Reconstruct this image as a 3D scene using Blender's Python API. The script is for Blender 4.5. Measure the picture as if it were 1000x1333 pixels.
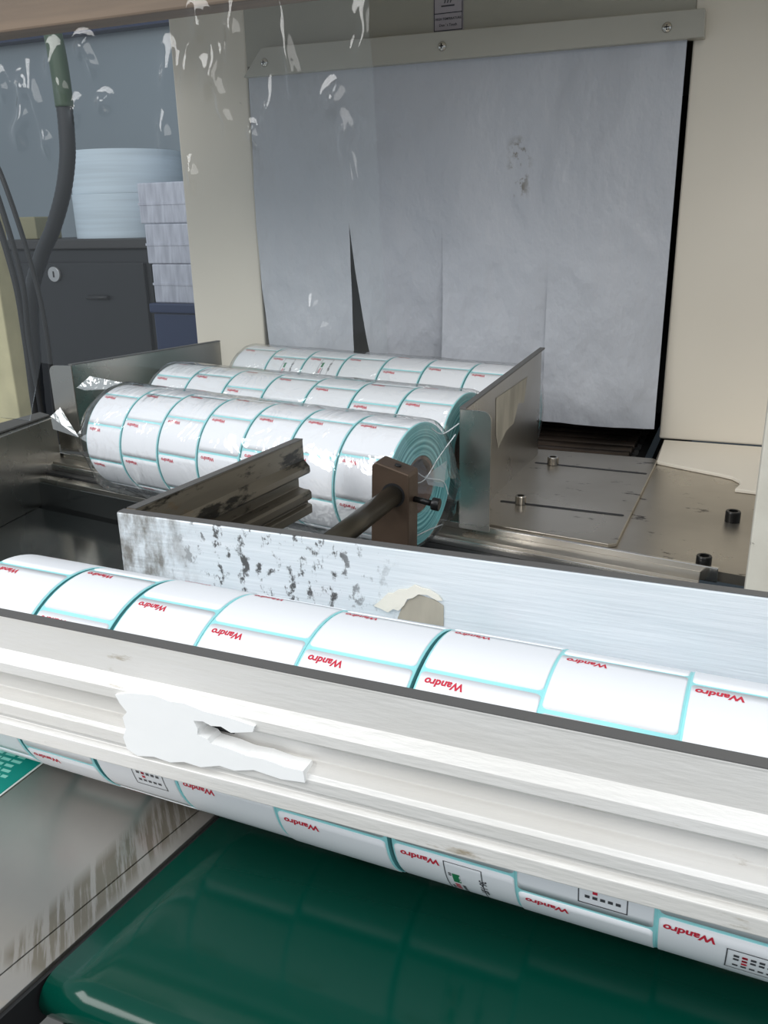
import bpy, bmesh, math, random
from mathutils import Vector, Matrix, noise
from mathutils.geometry import tessellate_polygon

random.seed(7)
S = bpy.context.scene
for o in list(bpy.data.objects):
    bpy.data.objects.remove(o)
COL = S.collection
PI = math.pi
def rad(a): return a * PI / 180

# ------------------------------------------------------------------ camera
YAW, PITCH, ROLL, FPX = -0.4014905, 0.33023234, 0.02175891, 1118.13
CAM_H = 0.283
cam = bpy.data.cameras.new('camera')
cam.sensor_fit = 'VERTICAL'
cam.sensor_height = 36.0
cam.lens = 36.0 * FPX / 1333.0
cam.clip_start = 0.01
co = bpy.data.objects.new('camera', cam); COL.objects.link(co)
f = Vector((math.sin(YAW) * math.cos(PITCH), math.cos(YAW) * math.cos(PITCH), -math.sin(PITCH)))
r = Vector((math.cos(YAW), -math.sin(YAW), 0)); d = f.cross(r)
r2 = math.cos(ROLL) * r + math.sin(ROLL) * d
d2 = -math.sin(ROLL) * r + math.cos(ROLL) * d
m = Matrix((r2, -d2, -f)).transposed().to_4x4()
m.translation = (0, 0, CAM_H)
co.matrix_world = m
S.camera = co

# ------------------------------------------------------------------ world, lights, exposure
w = bpy.data.worlds.new('world'); S.world = w; w.use_nodes = True
wb = w.node_tree.nodes['Background']
wb.inputs[0].default_value = (0.80, 0.90, 1.0, 1); wb.inputs[1].default_value = 0.55

def area(name, loc, target, sx, sy, power, color):
    l = bpy.data.lights.new(name, 'AREA'); l.shape = 'RECTANGLE'
    l.size, l.size_y, l.energy, l.color = sx, sy, power, color
    o = bpy.data.objects.new(name, l); COL.objects.link(o)
    o.location = loc
    o.rotation_euler = (Vector(target) - Vector(loc)).to_track_quat('-Z', 'Y').to_euler()
    return o
area('window_daylight', (-1.75, -0.95, 1.50), (-0.25, 0.5, 0.1), 1.3, 0.8, 29, (1.0, 0.99, 0.97))
area('daylight_opening', (0.9, -1.3, 1.5), (-0.1, 0.4, 0.05), 1.6, 1.1, 19, (1.0, 0.98, 0.95))
area('ceiling_lamp', (-0.4, -0.6, 2.2), (-0.4, 0.6, 0), 1.4, 0.5, 14, (0.95, 0.98, 1.0))

S.view_settings.view_transform = 'Standard'
S.view_settings.look = 'None'
S.view_settings.gamma = 1.0
S.view_settings.use_curve_mapping = False
S.view_settings.exposure = 0.0

# ------------------------------------------------------------------ materials
def srgb(r, g, b):
    def c(v):
        v /= 255.0
        return v / 12.92 if v <= 0.04045 else ((v + 0.055) / 1.055) ** 2.4
    return (c(r), c(g), c(b), 1)

def mat(name, color, rough=0.5, metal=0.0, spec=0.5, coat=0.0, var=0.0, var_scale=8.0, var_color=None,
        bump=0.0, bump_scale=60.0, stretch=(1, 1, 1), rough_var=0.0, bump_dist=0.002):
    m = bpy.data.materials.new(name); m.use_nodes = True
    nt = m.node_tree; b = nt.nodes['Principled BSDF']
    b.inputs['Base Color'].default_value = color
    b.inputs['Roughness'].default_value = rough
    b.inputs['Metallic'].default_value = metal
    b.inputs['Specular IOR Level'].default_value = spec
    b.inputs['Coat Weight'].default_value = coat
    tc = nt.nodes.new('ShaderNodeTexCoord'); mp = nt.nodes.new('ShaderNodeMapping')
    mp.inputs['Scale'].default_value = stretch
    nt.links.new(tc.outputs['Object'], mp.inputs[0])
    if var > 0:
        n = nt.nodes.new('ShaderNodeTexNoise'); n.inputs['Scale'].default_value = var_scale
        n.inputs['Detail'].default_value = 8
        nt.links.new(mp.outputs[0], n.inputs[0])
        rp = nt.nodes.new('ShaderNodeMapRange'); rp.inputs[1].default_value = 0.35; rp.inputs[2].default_value = 0.65
        rp.inputs[3].default_value = 0.0; rp.inputs[4].default_value = var
        nt.links.new(n.outputs[0], rp.inputs[0])
        mx = nt.nodes.new('ShaderNodeMix'); mx.data_type = 'RGBA'
        mx.inputs[6].default_value = color
        mx.inputs[7].default_value = var_color or tuple(c * 0.5 for c in color[:3]) + (1,)
        nt.links.new(rp.outputs[0], mx.inputs[0]); nt.links.new(mx.outputs[2], b.inputs['Base Color'])
        if rough_var:
            r_ = nt.nodes.new('ShaderNodeMapRange'); r_.inputs[1].default_value = 0.3; r_.inputs[2].default_value = 0.7
            r_.inputs[3].default_value = rough - rough_var; r_.inputs[4].default_value = rough + rough_var
            nt.links.new(n.outputs[0], r_.inputs[0]); nt.links.new(r_.outputs[0], b.inputs['Roughness'])
    if bump > 0:
        n2 = nt.nodes.new('ShaderNodeTexNoise'); n2.inputs['Scale'].default_value = bump_scale
        n2.inputs['Detail'].default_value = 6
        nt.links.new(mp.outputs[0], n2.inputs[0])
        bp = nt.nodes.new('ShaderNodeBump'); bp.inputs['Strength'].default_value = bump
        bp.inputs['Distance'].default_value = bump_dist
        nt.links.new(n2.outputs[0], bp.inputs['Height']); nt.links.new(bp.outputs[0], b.inputs['Normal'])
    return m

def add_marks(m, color, scale, lo, hi, stretch=(1, 1, 1), box=None, soft=0.02, rot=0.0):
    """wear marks: a noise threshold, optionally inside a box of the object's own space"""
    nt = m.node_tree; b = nt.nodes['Principled BSDF']
    tc = nt.nodes.new('ShaderNodeTexCoord'); mp = nt.nodes.new('ShaderNodeMapping')
    mp.inputs['Scale'].default_value = stretch
    if rot:
        mp.vector_type = 'TEXTURE'; mp.inputs['Scale'].default_value = tuple(1 / q for q in stretch); mp.inputs['Rotation'].default_value = (0, 0, rot)
    nt.links.new(tc.outputs['Object'], mp.inputs[0])
    n = nt.nodes.new('ShaderNodeTexNoise'); n.inputs['Scale'].default_value = scale; n.inputs['Detail'].default_value = 9
    n.inputs['Roughness'].default_value = 0.65
    nt.links.new(mp.outputs[0], n.inputs[0])
    rp = nt.nodes.new('ShaderNodeMapRange'); rp.inputs[1].default_value = lo; rp.inputs[2].default_value = hi
    nt.links.new(n.outputs[0], rp.inputs[0])
    fac = rp.outputs[0]
    if box:
        sp = nt.nodes.new('ShaderNodeSeparateXYZ'); nt.links.new(tc.outputs['Object'], sp.inputs[0])
        for ax, (a, c) in box.items():
            for val, sgn in ((a, 1), (c, -1)):
                q = nt.nodes.new('ShaderNodeMapRange')
                q.inputs[1].default_value = val - soft * (0.5 if sgn > 0 else -0.5)
                q.inputs[2].default_value = val + soft * (0.5 if sgn > 0 else -0.5)
                nt.links.new(sp.outputs['XYZ'.index(ax)], q.inputs[0])
                mu = nt.nodes.new('ShaderNodeMath'); mu.operation = 'MULTIPLY'
                nt.links.new(fac, mu.inputs[0]); nt.links.new(q.outputs[0], mu.inputs[1]); fac = mu.outputs[0]
    mx = nt.nodes.new('ShaderNodeMix'); mx.data_type = 'RGBA'
    old = b.inputs['Base Color']
    if old.is_linked: nt.links.new(old.links[0].from_socket, mx.inputs[6])
    else: mx.inputs[6].default_value = old.default_value
    mx.inputs[7].default_value = color
    nt.links.new(fac, mx.inputs[0]); nt.links.new(mx.outputs[2], old)
    return m

M = {}
M['rail_front'] = mat('worn_white_aluminium', (0.78, 0.765, 0.74, 1), 0.42, 0.15, var=0.35, var_scale=9, var_color=(0.62, 0.59, 0.53, 1),
                      stretch=(1, 4, 6), bump=0.15, bump_scale=90)
add_marks(M['rail_front'], (0.35, 0.29, 0.2, 1), 40, 0.63, 0.72, (0.5, 1, 2))
M['rail_back'] = mat('scuffed_aluminium', (0.80, 0.84, 0.87, 1), 0.4, 0.2, var=0.45, var_scale=14, var_color=(0.58, 0.64, 0.68, 1),
                     stretch=(0.5, 3, 10), bump=0.2, bump_scale=60)
add_marks(M['rail_back'], (0.10, 0.10, 0.10, 1), 130, 0.54, 0.60, (1.0, 1, 0.7), {'X': (-0.135, -0.02)}, 0.04)
add_marks(M['rail_back'], (0.25, 0.24, 0.22, 1), 30, 0.42, 0.62, (3, 1, 1.5), {'X': (-0.30, -0.138)}, 0.03)
add_marks(M['rail_back'], (0.2, 0.22, 0.24, 1), 60, 0.68, 0.74, (2, 1, 0.6))
M['rail_edge'] = mat('dull_sawn_edge', (0.16, 0.155, 0.15, 1), 0.55, 0.4, bump=0.1)
M['arm'] = mat('oily_aluminium', (0.24, 0.21, 0.16, 1), 0.4, 0.55, var=0.8, var_scale=14, var_color=(0.07, 0.06, 0.045, 1), stretch=(1, 0.25, 2), bump=0.2)
add_marks(M['arm'], (0.02, 0.018, 0.014, 1), 60, 0.55, 0.62, (1, 0.3, 1))
add_marks(M['arm'], (0.22, 0.11, 0.03, 1), 14, 0.60, 0.70, (1, 0.4, 1))
M['stainless'] = mat('brushed_stainless', (0.52, 0.50, 0.46, 1), 0.28, 1.0, var=0.5, var_scale=7, var_color=(0.36, 0.34, 0.31, 1), rough_var=0.08)
M['stainless_bed'] = mat('stained_stainless', (0.50, 0.46, 0.40, 1), 0.32, 0.9, var=0.6, var_scale=6, var_color=(0.33, 0.30, 0.26, 1), rough_var=0.1)
add_marks(M['stainless_bed'], (0.06, 0.05, 0.04, 1), 30, 0.62, 0.67, (1, 2.2, 1))
M['stainless_plate'] = mat('hazy_stainless', (0.50, 0.475, 0.44, 1), 0.36, 0.9, var=0.6, var_scale=9, var_color=(0.36, 0.34, 0.32, 1), rough_var=0.1)
add_marks(M['stainless_plate'], (0.27, 0.245, 0.20, 1), 420, 0.42, 0.52, (1, 0.05, 1), {'X': (-0.0135, 0.010), 'Y': (-0.045, 0.075)}, 0.007, rad(42))
add_marks(M['stainless_plate'], (0.55, 0.45, 0.33, 1), 40, 0.58, 0.68, (1, 1, 1), {'Y': (-0.3, -0.06)}, 0.04)
M['dark_steel'] = mat('polished_dark_steel', (0.16, 0.17, 0.17, 1), 0.16, 0.9, var=0.5, var_scale=5, var_color=(0.10, 0.11, 0.11, 1), rough_var=0.06)
M['bright_edge'] = mat('bright_steel_edge', (0.75, 0.73, 0.70, 1), 0.22, 1.0)
M['black'] = mat('black_rubber_and_gaps', (0.012, 0.012, 0.013, 1), 0.5)
M['black_bolt'] = mat('blackened_steel', (0.02, 0.02, 0.02, 1), 0.35, 0.6)
M['chrome'] = mat('bolt_steel', (0.45, 0.42, 0.38, 1), 0.25, 1.0, var=0.5, var_scale=200)
M['belt'] = mat('green_pvc_belt', (0.0, 0.048, 0.031, 1), 0.14, 0.0, spec=0.30, coat=0.0, bump=0.02, bump_scale=20)
M['belt_edge'] = mat('belt_cut_edge', (0.25, 0.40, 0.34, 1), 0.5)
M['drum'] = mat('dark_drum', (0.03, 0.029, 0.028, 1), 0.45, 0.5, var=0.6, var_scale=30)
M['liner'] = mat('teal_liner_face', (0.36, 0.80, 0.82, 1), 0.4)
M['label'] = mat('white_thermal_paper', (0.88, 0.89, 0.92, 1), 0.38, spec=0.4)
M['red'] = mat('red_print', (0.60, 0.02, 0.05, 1), 0.5)
M['ink'] = mat('grey_print', (0.06, 0.06, 0.07, 1), 0.5)
M['greenink'] = mat('green_print', (0.02, 0.22, 0.09, 1), 0.5)
M['core'] = mat('brown_cardboard', (0.13, 0.075, 0.05, 1), 0.8)
M['block'] = mat('browned_steel', (0.125, 0.085, 0.06, 1), 0.42, 0.5, var=0.6, var_scale=30, var_color=(0.06, 0.042, 0.03, 1), bump=0.1)
M['rod'] = mat('greasy_rod', (0.10, 0.085, 0.06, 1), 0.35, 0.6, var=0.8, var_scale=40, var_color=(0.02, 0.018, 0.014, 1), stretch=(1, 0.15, 1), bump=0.3)
M['cream'] = mat('cream_painted_steel', (0.86, 0.79, 0.68, 1), 0.45, var=0.3, var_scale=4, var_color=(0.76, 0.69, 0.58, 1))
add_marks(M['cream'], (0.22, 0.18, 0.12, 1), 38, 0.70, 0.75)
M['cream_chip'] = mat('chipped_cream_paint', (0.72, 0.69, 0.60, 1), 0.55, var=0.5, var_scale=30, var_color=(0.55, 0.50, 0.42, 1), bump=0.3)
add_marks(M['cream_chip'], (0.2, 0.17, 0.13, 1), 60, 0.63, 0.68)
M['top_panel'] = mat('grey_olive_paint', (0.46, 0.44, 0.37, 1), 0.5, var=0.3, var_scale=4)
M['strip'] = mat('grey_beige_strip', (0.50, 0.48, 0.42, 1), 0.45, var=0.3, var_scale=10, var_color=(0.42, 0.40, 0.34, 1), stretch=(1, 1, 3))
M['screw'] = mat('screw_steel', (0.6, 0.58, 0.54, 1), 0.2, 1.0)
M['cloth'] = mat('silvery_coated_cloth', (0.57, 0.585, 0.63, 1), 0.42, spec=0.45, var=0.4, var_scale=5, var_color=(0.49, 0.505, 0.55, 1), bump=1.0, bump_scale=8, stretch=(1, 1, 0.6), bump_dist=0.03)
add_marks(M['cloth'], (0.24, 0.22, 0.19, 1), 70, 0.52, 0.60, (1, 1, 0.8), {'X': (-0.279, -0.258), 'Z': (0.305, 0.365)}, 0.012)
add_marks(M['cloth'], (0.12, 0.11, 0.10, 1), 80, 0.735, 0.76)
M['interior'] = mat('shadow_dark_interior', (0.025, 0.023, 0.022, 1), 0.6)  # near-black colour stands in for the shadow inside the tunnel
M['roller'] = mat('tunnel_roller', (0.10, 0.075, 0.06, 1), 0.35, 0.7, var=0.8, var_scale=12, var_color=(0.03, 0.025, 0.022, 1))
M['wood'] = mat('brown_wood', (0.22, 0.14, 0.085, 1), 0.6, var=0.8, var_scale=7, var_color=(0.12, 0.075, 0.045, 1), stretch=(0.6, 6, 10))
M['grey_wall'] = mat('grey_wall_paint', (0.24, 0.28, 0.31, 1), 0.8, var=0.2, var_scale=1.5)
M['floor'] = mat('grey_concrete', (0.22, 0.22, 0.21, 1), 0.7, var=0.4, var_scale=5)
M['navy'] = mat('navy_board', (0.012, 0.022, 0.07, 1), 0.5, var=0.5, var_scale=4)
M['cabinet'] = mat('black_cabinet', (0.014, 0.015, 0.018, 1), 0.45, var=0.4, var_scale=6)
M['cabinet_top'] = mat('dark_worktop', (0.035, 0.033, 0.033, 1), 0.5)
M['paper_roll'] = mat('pale_paper_roll', (0.62, 0.72, 0.80, 1), 0.6, var=0.3, var_scale=30, stretch=(0.1, 0.1, 3))
M['paper_roll_grey'] = mat('grey_paper_roll', (0.30, 0.36, 0.39, 1), 0.6, var=0.3, var_scale=30, stretch=(0.1, 0.1, 3))
M['pack'] = mat('printed_pack', (0.56, 0.58, 0.66, 1), 0.6, var=0.7, var_scale=30, var_color=(0.34, 0.35, 0.42, 1), stretch=(3, 3, 0.5))
M['blue'] = mat('dark_blue_plastic', (0.015, 0.03, 0.09, 1), 0.4)
M['hose'] = mat('black_hose', (0.022, 0.024, 0.028, 1), 0.55)
M['hose_green'] = mat('green_tinted_hose', (0.045, 0.080, 0.045, 1), 0.5)
M['olive'] = mat('olive_box', (0.26, 0.24, 0.14, 1), 0.6)
M['yellow_cream'] = mat('yellowed_post', (0.62, 0.56, 0.34, 1), 0.6, var=0.5, var_scale=12)
M['white_tape'] = mat('white_putty', (0.97, 0.97, 0.96, 1), 0.6, bump=0.15)
M['torn_tape'] = mat('torn_cream_tape', (0.80, 0.77, 0.68, 1), 0.6, bump=0.4, bump_scale=80)
M['tape_residue'] = mat('tape_residue', (0.46, 0.42, 0.34, 1), 0.6, var=0.6, var_scale=60, stretch=(1, 1, 0.3))
M['sign'] = mat('lilac_sign', (0.44, 0.40, 0.43, 1), 0.45)
M['sticker'] = mat('teal_sticker', (0.0, 0.27, 0.22, 1), 0.4)
M['sticker_text'] = mat('pale_sticker_print', (0.30, 0.72, 0.62, 1), 0.5)
M['sticker_white'] = mat('white_sticker_paper', (0.78, 0.83, 0.80, 1), 0.6)
M['silver'] = mat('silver_lock', (0.45, 0.45, 0.45, 1), 0.35, 0.6)

# roll side: wound paper rings
def ring_mat():
    m = mat('wound_teal_paper', (0.12, 0.42, 0.44, 1), 0.55); nt = m.node_tree; b = nt.nodes['Principled BSDF']
    tc = nt.nodes.new('ShaderNodeTexCoord'); sp = nt.nodes.new('ShaderNodeSeparateXYZ'); nt.links.new(tc.outputs['Object'], sp.inputs[0])
    cb = nt.nodes.new('ShaderNodeCombineXYZ'); nt.links.new(sp.outputs[1], cb.inputs[1]); nt.links.new(sp.outputs[2], cb.inputs[2])
    ln = nt.nodes.new('ShaderNodeVectorMath'); ln.operation = 'LENGTH'; nt.links.new(cb.outputs[0], ln.inputs[0])
    n = nt.nodes.new('ShaderNodeTexNoise'); n.noise_dimensions = '1D'; n.inputs['Scale'].default_value = 420; n.inputs['Detail'].default_value = 5
    nt.links.new(ln.outputs['Value'], n.inputs['W'])
    rp = nt.nodes.new('ShaderNodeValToRGB')
    rp.color_ramp.elements[0].position = 0.36; rp.color_ramp.elements[0].color = (0.055, 0.27, 0.29, 1)
    rp.color_ramp.elements[1].position = 0.66; rp.color_ramp.elements[1].color = (0.30, 0.66, 0.67, 1)
    nt.links.new(n.outputs[0], rp.inputs[0]); nt.links.new(rp.outputs[0], b.inputs['Base Color'])
    return m
M['wound'] = ring_mat()

def film_mat(name, veil, base, bump, scale, dist=0.004, rough=0.04, tint=(0.97, 0.985, 0.98, 1)):
    m = bpy.data.materials.new(name); m.use_nodes = True; nt = m.node_tree
    for n in list(nt.nodes): nt.nodes.remove(n)
    L = nt.links.new
    out = nt.nodes.new('ShaderNodeOutputMaterial')
    tr = nt.nodes.new('ShaderNodeBsdfTransparent'); tr.inputs[0].default_value = tint
    gl = nt.nodes.new('ShaderNodeBsdfGlossy'); gl.inputs['Roughness'].default_value = rough
    df = nt.nodes.new('ShaderNodeBsdfDiffuse'); df.inputs[0].default_value = (0.8, 0.83, 0.85, 1)
    tc = nt.nodes.new('ShaderNodeTexCoord')
    n1 = nt.nodes.new('ShaderNodeTexNoise'); n1.inputs['Scale'].default_value = scale; n1.inputs['Detail'].default_value = 3
    n1.inputs['Distortion'].default_value = 1.2
    L(tc.outputs['Object'], n1.inputs[0])
    bp = nt.nodes.new('ShaderNodeBump'); bp.inputs['Strength'].default_value = bump; bp.inputs['Distance'].default_value = dist
    L(n1.outputs[0], bp.inputs['Height']); L(bp.outputs[0], gl.inputs['Normal'])
    lw = nt.nodes.new('ShaderNodeLayerWeight'); L(bp.outputs[0], lw.inputs['Normal'])
    pw = nt.nodes.new('ShaderNodeMath'); pw.operation = 'POWER'; pw.inputs[1].default_value = 4.0; L(lw.outputs['Facing'], pw.inputs[0])
    mr = nt.nodes.new('ShaderNodeMath'); mr.operation = 'MULTIPLY_ADD'; mr.inputs[1].default_value = 0.85; mr.inputs[2].default_value = base + 0.06; mr.use_clamp = True
    L(pw.outputs[0], mr.inputs[0])
    m1 = nt.nodes.new('ShaderNodeMixShader'); m1.inputs[0].default_value = veil
    L(tr.outputs[0], m1.inputs[1]); L(df.outputs[0], m1.inputs[2])
    m2 = nt.nodes.new('ShaderNodeMixShader'); L(mr.outputs[0], m2.inputs[0]); L(m1.outputs[0], m2.inputs[1]); L(gl.outputs[0], m2.inputs[2])
    L(m2.outputs[0], out.inputs[0])
    return m
M['film'] = film_mat('clear_shrink_film', 0.02, 0.04, 1.0, 24, 0.005, tint=(1, 1, 1, 1))
M['sheet'] = film_mat('clear_plastic_sheet', 0.02, -0.02, 0.10, 12, 0.004, rough=0.05)
M['film_fold'] = film_mat('folded_film', 0.38, 0.10, 0.4, 40)

# ------------------------------------------------------------------ builders
def link(name, bm, m, parent=None, smooth=False, bevel=0.0):
    me = bpy.data.meshes.new(name)
    bmesh.ops.recalc_face_normals(bm, faces=bm.faces)
    bm.to_mesh(me); bm.free()
    o = bpy.data.objects.new(name, me); COL.objects.link(o)
    for x in (m if isinstance(m, (list, tuple)) else [m]): me.materials.append(x)
    if smooth:
        for p in me.polygons: p.use_smooth = True
    if bevel:
        b = o.modifiers.new('bevel', 'BEVEL'); b.width = bevel; b.segments = 2; b.limit_method = 'ANGLE'
        b.angle_limit = rad(40)
    if parent: o.parent = parent
    return o
def meshobj(name, verts, faces, m, parent=None, smooth=False):
    bm = bmesh.new(); vs = [bm.verts.new(v) for v in verts]
    for fc in faces:
        try: bm.faces.new([vs[i] for i in fc])
        except ValueError: pass
    return link(name, bm, m, parent, smooth)
def thing(name, label, cat, loc=(0, 0, 0), rotz=0.0, group=None):
    o = bpy.data.objects.new(name, None); COL.objects.link(o); o.empty_display_size = 0.02
    o.location = loc; o.rotation_euler = (0, 0, rotz)
    return tag(o, label, cat, group)
def tag(o, label, cat, group=None):
    o['label'] = label; o['category'] = cat
    if group: o['group'] = group
    return o
def struct(o): o['kind'] = 'structure'; return o

def add_box(bm, x0, x1, y0, y1, z0, z1):
    v = [bm.verts.new((x, y, z)) for x in (x0, x1) for y in (y0, y1) for z in (z0, z1)]
    for q in ((0, 1, 3, 2), (4, 6, 7, 5), (0, 4, 5, 1), (2, 3, 7, 6), (0, 2, 6, 4), (1, 5, 7, 3)):
        bm.faces.new([v[i] for i in q])
def box(name, x0, x1, y0, y1, z0, z1, m, parent=None, bevel=0.0):
    bm = bmesh.new(); add_box(bm, x0, x1, y0, y1, z0, z1); return link(name, bm, m, parent, False, bevel)
def prism(name, poly, z0, z1, m, parent=None, bevel=0.0):
    """polygon in plan, extruded upward"""
    bm = bmesh.new(); n = len(poly)
    a = [bm.verts.new((x, y, z0)) for x, y in poly]; b = [bm.verts.new((x, y, z1)) for x, y in poly]
    bm.faces.new(a); bm.faces.new(b)
    for i in range(n): bm.faces.new((a[i], a[(i + 1) % n], b[(i + 1) % n], b[i]))
    return link(name, bm, m, parent, False, bevel)
def add_prof(bm, prof, A, B):
    """extrude a list of 3-D offsets from point A to point B"""
    n = len(prof)
    a = [bm.verts.new(Vector(A) + Vector(p)) for p in prof]; b = [bm.verts.new(Vector(B) + Vector(p)) for p in prof]
    bm.faces.new(a); bm.faces.new(b)
    for i in range(n): bm.faces.new((a[i], a[(i + 1) % n], b[(i + 1) % n], b[i]))
def add_cyl(bm, A, B, r, seg=24, r2=None, caps=True):
    A, B = Vector(A), Vector(B); ax = (B - A).normalized()
    u = ax.orthogonal().normalized(); v = ax.cross(u); r2 = r if r2 is None else r2
    a = [bm.verts.new(A + r * (math.cos(t) * u + math.sin(t) * v)) for t in [2 * PI * i / seg for i in range(seg)]]
    b = [bm.verts.new(B + r2 * (math.cos(t) * u + math.sin(t) * v)) for t in [2 * PI * i / seg for i in range(seg)]]
    for i in range(seg): bm.faces.new((a[i], a[(i + 1) % seg], b[(i + 1) % seg], b[i]))
    if caps: bm.faces.new(a); bm.faces.new(b)
def cyl(name, A, B, r, m, parent=None, seg=24, bevel=0.0, r2=None):
    bm = bmesh.new(); add_cyl(bm, A, B, r, seg, r2); o = link(name, bm, m, parent, False, bevel)
    for p in o.data.polygons: p.use_smooth = len(p.vertices) == 4
    return o
def tube(name, pts, r, m, parent=None, seg=12, ribs=0.0):
    bm = bmesh.new(); P = [Vector(p) for p in pts]
    # resample with Catmull-Rom
    Q = []
    for i in range(len(P) - 1):
        p0, p1, p2, p3 = P[max(i - 1, 0)], P[i], P[i + 1], P[min(i + 2, len(P) - 1)]
        for k in range(12):
            t = k / 12
            Q.append(0.5 * ((2 * p1) + (p2 - p0) * t + (2 * p0 - 5 * p1 + 4 * p2 - p3) * t * t + (3 * p1 - p0 - 3 * p2 + p3) * t ** 3))
    Q.append(P[-1]); rings = []
    ref = Vector((1, 0.3, 0.1))
    for i, q in enumerate(Q):
        tg = (Q[min(i + 1, len(Q) - 1)] - Q[max(i - 1, 0)]).normalized()
        u = (ref - tg * ref.dot(tg)).normalized(); v = tg.cross(u)
        rr = r * (1 + (ribs if i % 2 else 0))
        rings.append([bm.verts.new(q + rr * (math.cos(a) * u + math.sin(a) * v)) for a in [2 * PI * k / seg for k in range(seg)]])
    for A, B in zip(rings, rings[1:]):
        for k in range(seg): bm.faces.new((A[k], A[(k + 1) % seg], B[(k + 1) % seg], B[k]))
    bm.faces.new(rings[0]); bm.faces.new(rings[-1])
    return link(name, bm, m, parent, True)

def text_polys(txt, size, bold=0.0, align='LEFT', shear=0.0):
    cu = bpy.data.curves.new('t', 'FONT'); cu.body = txt; cu.size = size; cu.offset = bold; cu.align_x = align
    cu.resolution_u = 3; cu.shear = shear
    o = bpy.data.objects.new('t', cu); COL.objects.link(o)
    dg = bpy.context.evaluated_depsgraph_get(); dg.update()
    me = bpy.data.meshes.new_from_object(o.evaluated_get(dg))
    v = [tuple(x.co) for x in me.vertices]; fs = [tuple(p.vertices) for p in me.polygons]
    bpy.data.objects.remove(o); bpy.data.curves.remove(cu); bpy.data.meshes.remove(me)
    return v, fs
def grid_obj(name, nu, nv, fn, m, parent=None, smooth=True, thick=0.0):
    bm = bmesh.new(); g = [[bm.verts.new(fn(i / nu, j / nv)) for j in range(nv + 1)] for i in range(nu + 1)]
    for i in range(nu):
        for j in range(nv): bm.faces.new((g[i][j], g[i + 1][j], g[i + 1][j + 1], g[i][j + 1]))
    o = link(name, bm, m, parent, smooth)
    if thick:
        s = o.modifiers.new('thickness', 'SOLIDIFY'); s.thickness = thick
    return o

# ------------------------------------------------------------------ the room behind
struct(box('floor', -4, 3, -2.5, 3.2, -0.86, -0.80, M['floor']))
struct(box('wall_back', -4, 3, 2.6, 2.66, -0.8, 2.6, M['grey_wall']))
struct(box('trim_1', -3.4, -1.5, 2.55, 2.597, 0.875, 1.05, M['navy']))

# ------------------------------------------------------------------ shrink tunnel
TY = 1.07          # front face of the housing
T = 0.02           # level of the tunnel bed
tun = thing('shrink_tunnel', 'cream painted heat tunnel with a pale hanging curtain over its mouth', 'machine', (-0.35, TY, -0.8))
def tp(o, parent=None):
    """keep a child that was modelled in world space in place"""
    p = parent or tun
    o.parent = p
    q = p; mt = Matrix.Translation(p.location) if p.parent is None else Matrix()
    if p.parent is None: o.matrix_parent_inverse = (Matrix.Translation(p.location) @ p.rotation_euler.to_matrix().to_4x4()).inverted()
    return o
tp(box('left_post', -0.747, -0.632, TY, 1.75, -0.8, 0.62, M['cream'], None, 0.003))
tp(box('right_panel', -0.0872, 0.62, TY, 1.75, 0.021, 0.62, M['cream'], None, 0.002))
tp(box('top_panel', -0.632, -0.0872, TY, 1.75, 0.470, 0.62, M['top_panel']))
tp(box('interior_back', -0.632, -0.080, 1.70, 1.74, -0.2, 0.47, M['interior']))
tp(box('interior_floor', -0.632, -0.080, 1.03, 1.70, -0.14, -0.10, M['interior']))
tp(box('interior_side', -0.636, -0.6325, 1.072, 1.70, -0.1, 0.47, M['interior']))
tp(box('interior_side', -0.0873, -0.0868, 1.072, 1.70, 0.022, 0.47, M['interior']))
tp(box('unseen_shade_hood', -0.90, 0.62, 0.66, TY - 0.0002, 0.575, 0.595, M['cream'], None, 0.003))  # added out of view to shade the upper housing and curtain
# clamp strip
bm = bmesh.new()
sv = [(-0.628, 0.455), (-0.075, 0.453), (-0.0765, 0.4795), (-0.600, 0.4865)]
a = [bm.verts.new((x, 1.052, z)) for x, z in sv]; b = [bm.verts.new((x, TY - 0.0002, z)) for x, z in sv]
bm.faces.new(a); bm.faces.new(b)
for i in range(4): bm.faces.new((a[i], a[(i + 1) % 4], b[(i + 1) % 4], b[i]))
strip = tp(link('clamp_strip', bm, M['strip'], None, False, 0.0008))
def screw(x, z):
    bm = bmesh.new()
    R = 0.0052
    prof = [(R * 1.0, 0), (R, -0.0008), (R * 0.8, -0.0024), (R * 0.45, -0.0034), (0.0008, -0.0037)]
    seg = 16; rings = [[bm.verts.new((x + rr * math.cos(2 * PI * k / seg), 1.0522 + dy, z + rr * math.sin(2 * PI * k / seg))) for k in range(seg)] for rr, dy in prof]
    for A, B in zip(rings, rings[1:]):
        for k in range(seg): bm.faces.new((A[k], A[(k + 1) % seg], B[(k + 1) % seg], B[k]))
    bm.faces.new(rings[-1])
    s = tp(link('screw', bm, M['screw'], None, True))
    c = bmesh.new()
    add_box(c, x - 0.0026, x + 0.0026, 1.0480, 1.0492, z - 0.0005, z + 0.0005); add_box(c, x - 0.0005, x + 0.0005, 1.0480, 1.0492, z - 0.0026, z + 0.0026)
    q = link('recess', c, M['black_bolt']); q.parent = s
for x, z in ((-0.596, 0.4695), (-0.361, 0.468), (-0.113, 0.465)): screw(x, z)

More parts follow.
